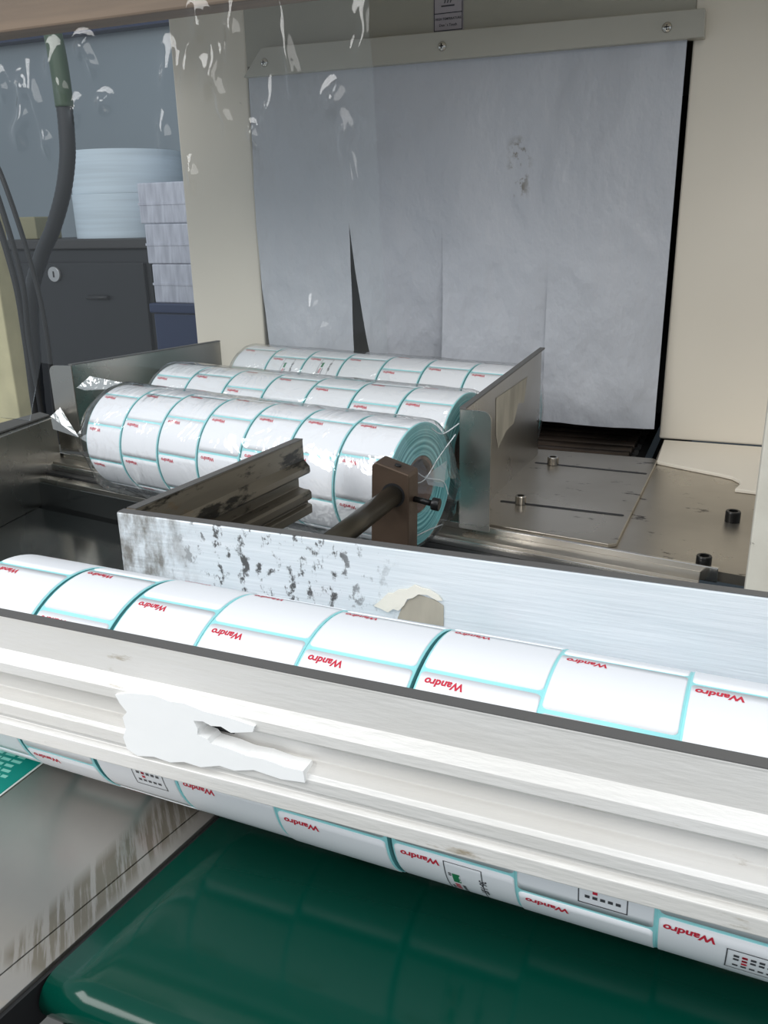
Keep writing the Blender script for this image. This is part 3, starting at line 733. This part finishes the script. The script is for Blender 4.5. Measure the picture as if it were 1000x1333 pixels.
# white putty smeared over the groove
def putty(name, pts, y0, y1, m, parent, shade_patch=None):
    bm = bmesh.new()
    a = [bm.verts.new((x, y0, z)) for x, z in pts]; b = [bm.verts.new((x, y1, z)) for x, z in pts]
    for tri in tessellate_polygon([[Vector((x, z, 0)) for x, z in pts]]):
        for q in (a, b):
            try: bm.faces.new([q[i] for i in tri])
            except ValueError: pass
    for i in range(len(pts)): bm.faces.new((a[i], a[(i + 1) % len(pts)], b[(i + 1) % len(pts)], b[i]))
    return link(name, bm, m, parent)

PT = [(-0.224, 0.037), (-0.216, 0.0395), (-0.204, 0.041), (-0.197, 0.0398), (-0.190, 0.0404), (-0.181, 0.0388), (-0.169, 0.0385), (-0.158, 0.0372), (-0.159, 0.0345), (-0.169, 0.0318), (-0.1735, 0.0336), (-0.178, 0.0328), (-0.1815, 0.0340),
      (-0.1862, 0.0333), (-0.1845, 0.0300), (-0.1850, 0.0270), (-0.1805, 0.0262), (-0.179, 0.0246), (-0.170, 0.0240), (-0.163, 0.0228), (-0.155, 0.0232), (-0.146, 0.0220), (-0.138, 0.0222), (-0.1375, 0.0172), (-0.148, 0.0160), (-0.160, 0.0171), (-0.169, 0.0145),
      (-0.176, 0.0150), (-0.185, 0.0120), (-0.193, 0.0125), (-0.200, 0.0105), (-0.208, 0.0112), (-0.2165, 0.0096), (-0.2215, 0.0118), (-0.2228, 0.017), (-0.2208, 0.0215), (-0.2216, 0.027), (-0.219, 0.030), (-0.2222, 0.0335)]
box('shade_patch', -0.0370, -0.0235, -0.0004, 0.0007, 0.0250, 0.0312, M['black'], fr)  # black block added for the shade where the putty leaves the groove open
pu = putty('putty_patch', [(x + 0.15, h) for x, h in PT], -0.0088, -0.0010, M['white_tape'], fr); pu['label'] = 'torn white putty patch over the groove'
# rear rail, smooth face to the camera; its arm runs back at the left end
rr_ = thing('aluminium_rail', 'scuffed pale aluminium corner rail behind the front row, with an oily arm', 'rail', (-0.15, 0.378, Z0))
RX = -0.331 + 0.15
bm = bmesh.new(); add_prof(bm, [(0, -0.0002 + (0.0022 + a), h) for a, h in PROF], (RX, 0, 0), (0.42, 0, 0)); link('profile', bm, M['rail_back'], rr_, False, 0.0012)
bm = bmesh.new(); add_box(bm, RX + 0.001, 0.42, 0.0003, 0.0058, 0.0599, 0.0603); link('top_edge', bm, M['rail_edge'], rr_)
tt = [(-0.167, 0.0895), (-0.163, 0.0935), (-0.159, 0.098), (-0.156, 0.0985), (-0.153, 0.101), (-0.148, 0.1020), (-0.144, 0.105), (-0.140, 0.1038), (-0.136, 0.1035), (-0.131, 0.1010), (-0.129, 0.0985), (-0.132, 0.0982), (-0.137, 0.1005), (-0.142, 0.1000), (-0.145, 0.0975), (-0.148, 0.0965), (-0.150, 0.0925), (-0.153, 0.089), (-0.156, 0.0895), (-0.159, 0.087), (-0.163, 0.0885)]
tp_ = putty('torn_tape', [(x + 0.15, z - Z0) for x, z in tt], -0.0012, -0.0003, M['torn_tape'], rr_); tp_['label'] = 'torn cream tape edge'
tr_ = putty('tape_residue', [(x + 0.15, z - Z0) for x, z in ((-0.154, 0.084), (-0.1515, 0.0905), (-0.148, 0.0955), (-0.142, 0.0995), (-0.133, 0.0980), (-0.1285, 0.0955), (-0.1285, 0.084))], -0.0005, -0.0002, M['tape_residue'], rr_)
# arm: grooved side faces right
ang = math.atan2(0.565 - 0.384, 0.016)
A0, A1 = Vector((-0.3285 + 0.15, 0.0072, 0)), Vector((-0.3130 + 0.15, 0.190, 0))
bm = bmesh.new(); add_prof(bm, [(a * 1.25 + 0.001, 0, h) for a, h in PROF], A0, A1); link('arm', bm, M['arm'], rr_, False, 0.0004)
bm = bmesh.new(); q = []
for P in (A0, A1):
    for ox, oz in ((-0.001, 0.0599), (0.0055, 0.0599), (0.0055, 0.0604), (-0.001, 0.0604)): q.append(bm.verts.new(P + Vector((ox, 0.0008 if P is A0 else 0, oz))))
for s in ((0, 1, 2, 3), (4, 5, 6, 7), (0, 1, 5, 4), (1, 2, 6, 5), (2, 3, 7, 6), (3, 0, 4, 7)): bm.faces.new([q[i] for i in s])
link('arm_edge', bm, M['rail_edge'], rr_)

# ------------------------------------------------------------------ clamp block on its rod
cb = thing('clamp_block', 'brown steel clamp block on a greasy rod in front of the wrapped rolls', 'clamp', (-0.2215, 0.545, -0.0298))
pts = [(-0.0175, 0.0), (0.0125, 0.0), (0.0155, 0.142), (0.0150, 0.1445), (-0.0095, 0.1515), (-0.0125, 0.1485)]
bm = bmesh.new()
a = [bm.verts.new((x, -0.0145, z)) for x, z in pts]; b = [bm.verts.new((x, 0.0045, z)) for x, z in pts]
bm.faces.new(a); bm.faces.new(b)
for i in range(6): bm.faces.new((a[i], a[(i + 1) % 6], b[(i + 1) % 6], b[i]))
link('block', bm, M['block'], cb, False, 0.001)
cyl('bore', (0.0035, -0.0149, 0.1285), (0.0035, -0.0146, 0.1285), 0.0088, M['black'], cb, 28)
cyl('rod', (0.0035, -0.0150, 0.1285), (0.0035, -0.1550, 0.1285), 0.0072, M['rod'], cb, 28)
sc = cyl('set_screw', (0.0155, -0.0045, 0.124), (0.0290, -0.0045, 0.122), 0.0022, M['black_bolt'], cb, 12)
cyl('screw_head', (0.0290, -0.0045, 0.122), (0.0345, -0.0045, 0.1215), 0.0046, M['black_bolt'], cb, 12, 0.0005)
cyl('plug', (0.004, -0.006, 0.1474), (0.0043, -0.006, 0.1486), 0.0025, M['black_bolt'], cb, 10)

# ------------------------------------------------------------------ infeed belt, drum and side plate
BX0, BX1, BN = -0.2315, 0.60, 0.184
nr = 0.011
prof = [(0.386, 0.0)]
for i in range(13):
    t = PI * i / 12
    prof.append((BN + nr - nr * math.sin(t) if False else BN + nr - nr * math.sin(t), -nr + nr * math.cos(t)))
prof.append((0.386, -2 * nr))
bl = thing('belt_conveyor', 'glossy dark green belt conveyor carrying the front row of rolls', 'conveyor', (0.18, 0.29, -0.04))
def bc(o): o.parent = bl; o.matrix_parent_inverse = Matrix.Translation(bl.location).inverted(); return o
bm = bmesh.new(); n = len(prof)
nx = 40; g = []
for i in range(nx + 1):
    x = BX0 + (BX1 - BX0) * (i / nx)
    g.append([bm.verts.new((x - 0.18 + (0.110 * (y - 0.184) * (1 - i / nx)), y - 0.29, z + 0.04)) for y, z in prof])
for i in range(nx):
    for j in range(n): bm.faces.new((g[i][j], g[i + 1][j], g[i + 1][(j + 1) % n], g[i][(j + 1) % n]))
bm.faces.new(g[0]); bm.faces.new(g[-1])
bb = link('belt', bm, M['belt'], bl, True)
bb.data.polygons.foreach_set('use_smooth', [len(p.vertices) == 4 for p in bb.data.polygons])
dr = bmesh.new(); seg = 28
pr_ = [(-0.236, 0.012), (-0.234, 0.024), (-0.229, 0.030), (-0.20, 0.032), (0.60, 0.032)]
rings = [[dr.verts.new((x, 0.196 + rr * math.cos(2 * PI * k / seg), -0.057 + rr * math.sin(2 * PI * k / seg))) for k in range(seg)] for x, rr in pr_]
for A, B in zip(rings, rings[1:]):
    for k in range(seg): dr.faces.new((A[k], A[(k + 1) % seg], B[(k + 1) % seg], B[k]))
dr.faces.new(rings[0]); dr.faces.new(rings[-1])
bc(link('drive_drum', dr, M['drum'], None, True))

# side plate left of the belt: two sheets meeting in a seam
sp_ = thing('side_plate', 'hazy stainless side plate left of the green belt with a worn seam', 'plate', (-0.242, 0.234, -0.02))
def spp(o): return o
lx = lambda y: -0.2415 + (y - 0.234) * 0.145    # seam in plan
ex = lambda y: -0.2365 + (y - 0.172) * 0.110    # edge towards the belt
def loc(pts): return [(x + 0.242, y - 0.234) for x, y in pts]
prism('sheet', loc([(lx(0.03) - 0.0002, 0.03), (lx(0.392) - 0.0002, 0.392), (-0.80, 0.392), (-0.80, 0.03)]), 0.017, 0.0199, M['stainless_plate'], sp_, 0.0003)
prism('sheet', loc([(ex(0.03), 0.03), (ex(0.392), 0.392), (lx(0.392) + 0.0002, 0.392), (lx(0.03) + 0.0002, 0.03)]), 0.017, 0.0197, M['stainless_plate'], sp_, 0.0003)
prism('gap_shade_strip', loc([(ex(0.03) + 0.0004, 0.03), (ex(0.386) + 0.0004, 0.386), (ex(0.386) + 0.0022, 0.386), (ex(0.03) + 0.0022, 0.03)]), 0.0, 0.0180, M['black'], sp_)  # black strip paints the dark of the gap between plate and belt
bc(box('base', -0.22, 0.58, 0.225, 0.385, -0.80, -0.115, M['drum']))

# green sticker with print on the side plate, and the torn scrap behind it
st = thing('instruction_sticker', 'torn teal sticker with lines of pale print on the side plate', 'sticker', (-0.36, 0.290, 0.0003))
def gen_sticker(pts, z0, z1, m, name, parent, ox, oy):
    return prism(name, [(x - ox, y - oy) for x, y in pts], z0, z1, m, parent)
gen_sticker([(-0.362, 0.316), (-0.338, 0.312), (-0.336, 0.302), (-0.3362, 0.262), (-0.3366, 0.23), (-0.42, 0.23), (-0.42, 0.309), (-0.376, 0.308)], 0.0, 0.0003, M['sticker_white'], 'paper', st, -0.36, 0.29)
gen_sticker([(-0.360, 0.3145), (-0.3455, 0.3105), (-0.3405, 0.3075), (-0.3372, 0.300), (-0.3372, 0.262), (-0.3376, 0.235), (-0.42, 0.235), (-0.42, 0.302), (-0.376, 0.304)], 0.00032, 0.0006, M['sticker'], 'printed_face', st, -0.36, 0.29)
bm = bmesh.new(); random.seed(3)
for i in range(10):
    y = 0.3085 - i * 0.0042
    x = -0.4150 + random.random() * 0.004
    while x < -0.3455 - (0.004 if i % 3 else 0.001):
        wd = random.uniform(0.003, 0.007)
        if not (i == 0 and x < -0.365):
            add_box(bm, x + 0.36, x + wd + 0.36, y - 0.0022 - 0.29, y - 0.29, 0.00062, 0.00066)
        x += wd + random.uniform(0.001, 0.0022)
lines = link('print_lines', bm, M['sticker_text'], st); lines['kind'] = 'stuff'
sc_ = prism('torn_label', [(-0.384, 0.330), (-0.372, 0.330), (-0.366, 0.325), (-0.372, 0.318), (-0.376, 0.3135), (-0.384, 0.312)], 0.0003, 0.0007, M['sticker_white'])
tag(sc_, 'scrap of torn white label on the side plate behind the teal sticker', 'label')

# ------------------------------------------------------------------ left stainless guide beside the sealing plate
lg = thing('side_guide', 'stainless box guide at the left border in front of the left guide plate', 'guide', (-0.755, 0.70, -0.03))
prism('guide_body', [(-0.030, -0.12), (0.030, -0.12), (0.0, 0.078), (-0.028, 0.085)], 0.0, 0.096, M['stainless'], lg, 0.001)
prism('top_cover', [(-0.032, -0.12), (0.018, -0.12), (-0.006, 0.076), (-0.029, 0.085)], 0.0962, 0.0985, M['rail_edge'], lg, 0.0006)

# ------------------------------------------------------------------ wooden beam and the clear sheet that hangs from it
tag(box('wooden_beam', -1.30, -0.25, 0.672, 0.70, 0.447, 0.56, M['wood'], None, 0.002), 'brown wooden beam across the upper left corner', 'beam')
CREASES = [(-0.415, 0.378, 0.036), (-0.447, 0.392, 0.025), (-0.428, 0.393, 0.016), (-0.348, 0.387, 0.032), (-0.370, 0.359, 0.025), (-0.313, 0.369, 0.011),
           (-0.305, 0.343, 0.020), (-0.287, 0.405, 0.030), (-0.465, 0.399, 0.019), (-0.605, 0.388, 0.024), (-0.621, 0.375, 0.014), (-0.583, 0.414, 0.014),
           (-0.542, 0.412, 0.010), (-0.400, 0.418, 0.027), (-0.431, 0.429, 0.014), (-0.385, 0.348, 0.008), (-0.564, 0.376, 0.010), (-0.533, 0.381, 0.007), (-0.640, 0.400, 0.012), (-0.617, 0.398, 0.010), (-0.628, 0.362, 0.012), (-0.600, 0.352, 0.010), (-0.575, 0.395, 0.010), (-0.550, 0.425, 0.008), (-0.300, 0.30, 0.03), (-0.34, 0.21, 0.012), (-0.335, 0.195, 0.008), (-0.45, 0.32, 0.012), (-0.475, 0.35, 0.02)]
def sheet_fn(u, v):
    x = -0.98 + 0.695 * u + 0.012 * v * u
    zb = 0.152 if x > -0.645 else (0.09 if x < -0.67 else 0.152 - (-0.645 - x) / 0.025 * 0.062)
    z = 0.52 + (zb - 0.52) * v
    y = 0.659 + 0.003 * math.sin(x * 22 + 2 * noise.noise((x * 5, z * 3, 0))) * (0.25 + v) + 0.004 * noise.noise((x * 9, z * 4, 4))
    for k, (xc, zc, h) in enumerate(CREASES):
        dz = (z - zc) / h
        if abs(dz) < 2.5:
            dx = (x - xc - 0.004 * noise.noise((z * 60, k * 3.1, 0)) - 0.12 * (z - zc) * (1 if k % 3 else -1)) / (0.0052 + 0.0018 * (k % 3))
            if abs(dx) < 3.5: y -= 0.0058 * math.exp(-dx * dx - dz * dz)
    if v == 1: z += 0.012 * noise.noise((x * 8, 0, 3))
    return (x, y, z)
tag(grid_obj('plastic_sheet', 420, 130, sheet_fn, M['sheet']), 'wrinkled clear plastic sheet hanging at the left in front of the tunnel', 'sheet')

# ------------------------------------------------------------------ things behind, left of the tunnel
cab = thing('storage_cabinet', 'black cabinet with a round lock behind the plastic sheet', 'cabinet', (-1.68, 2.05, -0.80))
box('body', -0.27, 0.225, -0.14, 0.25, 0.0, 1.02, M['cabinet'], cab, 0.004)
box('worktop', -0.30, 0.240, -0.155, 0.27, 1.0205, 1.045, M['cabinet_top'], cab, 0.003)
dd = box('door', -0.255, 0.210, -0.152, -0.141, 0.05, 0.985, M['cabinet'], cab, 0.003)
cyl('lock', (-0.085, -0.160, 0.955), (-0.085, -0.1525, 0.955), 0.020, M['silver'], dd, 24, 0.001)
box('keyhole', -0.087, -0.083, -0.1612, -0.1602, 0.947, 0.963, M['black'], dd)
cyl('handle', (0.02, -0.1585, 0.895), (0.09, -0.1585, 0.895), 0.006, M['black'], dd, 14)
def jumbo(x, y, z, R, h, m, label):
    t = thing('paper_roll', label, 'paper roll', (x, y, z), 0, 'large paper rolls on the black cabinet')
    bm = bmesh.new(); add_cyl(bm, (0, 0, 0), (0, 0, h), R, 40, None, False)
    for zz in (0, h):
        a = [bm.verts.new((R * math.cos(2 * PI * k / 40), R * math.sin(2 * PI * k / 40), zz)) for k in range(40)]
        b = [bm.verts.new((0.04 * math.cos(2 * PI * k / 40), 0.04 * math.sin(2 * PI * k / 40), zz)) for k in range(40)]
        for k in range(40): bm.faces.new((a[k], a[(k + 1) % 40], b[(k + 1) % 40], b[k]))
    bmesh.ops.remove_doubles(bm, verts=bm.verts, dist=1e-5)
    o = link('winding', bm, m, t)
    o.data.polygons.foreach_set('use_smooth', [False] * len(o.data.polygons))
    for p in o.data.polygons: p.use_smooth = abs(p.normal.z) < 0.5
    e_ = o.modifiers.new('edges', 'EDGE_SPLIT'); e_.split_angle = rad(40)
    cyl('core', (0, 0, 0.001), (0, 0, h - 0.001), 0.039, M['core'], t, 24)
jumbo(-1.640, 2.085, 0.2455, 0.150, 0.113, M['paper_roll'], 'large pale paper roll standing directly on the black cabinet')
jumbo(-1.638, 2.087, 0.3590, 0.150, 0.108, M['paper_roll'], 'large pale paper roll stacked on top of another on the cabinet')
jumbo(-1.425, 2.37, 0.2455, 0.075, 0.225, M['paper_roll_grey'], 'narrower grey paper roll behind the pale rolls')
tag(box('olive_box', -1.925, -1.862, 1.95, 2.05, 0.2455, 0.305, M['olive'], None, 0.003), 'small olive box on the left end of the black cabinet', 'box')
tag(box('wall_shelf', -1.50, -1.2, 2.32, 2.48, 0.20, 0.2445, M['cabinet_top'], None, 0.003), 'dark shelf behind the cabinet under the grey roll', 'shelf')
# printed packs on a blue crate
cr = thing('plastic_crate', 'dark blue plastic crate under the stack of printed packs', 'crate', (-1.335, 1.98, -0.80))
box('crate_body', -0.105, 0.13, -0.10, 0.12, 0.0, 0.86, M['blue'], cr, 0.005); box('rim', -0.112, 0.137, -0.107, 0.127, 0.8605, 0.885, M['blue'], cr, 0.004)
for k, lab in enumerate(('lowest printed pack of the stack on the blue crate', 'middle printed pack of the stack on the blue crate', 'upper printed pack of the stack beside the pale paper rolls')):
    t = thing('printed_pack', lab, 'pack', (-1.335 - 0.010 * k, 1.975, 0.0855 + k * 0.0975), rad(-2), 'printed packs stacked on the crate')
    box('bundle', -0.098, 0.10, -0.09, 0.09, 0.0, 0.0965, M['pack'], t, 0.003)
    box('band', -0.099, 0.101, -0.0915, 0.0915, 0.044, 0.050, M['pack'], t)
t = thing('printed_pack', 'small printed pack on top of the stack against the left post', 'pack', (-1.285, 2.0, 0.3785), rad(2), 'printed packs stacked on the crate')
box('bundle', -0.055, 0.05, -0.06, 0.06, 0.0, 0.095, M['pack'], t, 0.003); box('band', -0.056, 0.051, -0.061, 0.061, 0.044, 0.050, M['pack'], t)

# hose
hs = thing('flexible_hose', 'black flexible hose curving down in front of the pale paper rolls', 'hose', (-1.40, 1.5, -0.8))
def ho(o): o.parent = hs; o.matrix_parent_inverse = Matrix.Translation(hs.location).inverted(); return o
ho(tube('hose', [(-1.312, 1.5, 0.52), (-1.315, 1.5, 0.46), (-1.322, 1.5, 0.41), (-1.345, 1.5, 0.345), (-1.385, 1.5, 0.275), (-1.43, 1.5, 0.215), (-1.475, 1.5, 0.12), (-1.50, 1.5, -0.1), (-1.51, 1.5, -0.4), (-1.52, 1.5, -0.79)], 0.0155, M['hose'], None, 14, 0.05))
ho(tube('upper_length', [(-1.33, 1.5, 0.80), (-1.320, 1.5, 0.66), (-1.313, 1.5, 0.58), (-1.312, 1.5, 0.505)], 0.018, M['hose_green'], None, 14))  # upper length of the hose, tinted green
# yellowed post and cables at the left border
tag(box('yellow_post', -1.42, -1.303, 1.25, 1.29, -0.8, 0.305, M['yellow_cream'], None, 0.003), 'yellowed cream post at the left border', 'post')
for k, (x, dx) in enumerate(((-1.246, 0.006), (-1.203, -0.006), (-1.156, 0.012))):
    cy0 = 1.232 - 0.022 * k
    c = tube('cable', [(x - 0.095, cy0, 0.95), (x - 0.092, cy0, 0.62), (x - 0.080, cy0, 0.46), (x - 0.035, cy0, 0.36), (x + dx * 0.3, cy0, 0.2), (x + dx, cy0, 0.08), (x + dx * 0.4, cy0, -0.06), (x + dx * 1.2, cy0, -0.3), (x + dx, cy0, -0.79)], 0.006 - 0.0008 * k, M['black'], None, 8)
    tag(c, ('black cable hanging against the yellowed post', 'thinner black cable hanging between two others beside the yellowed post', 'thin black cable hanging right of the other cables at the left border')[k], 'cable', 'cables at the left border')
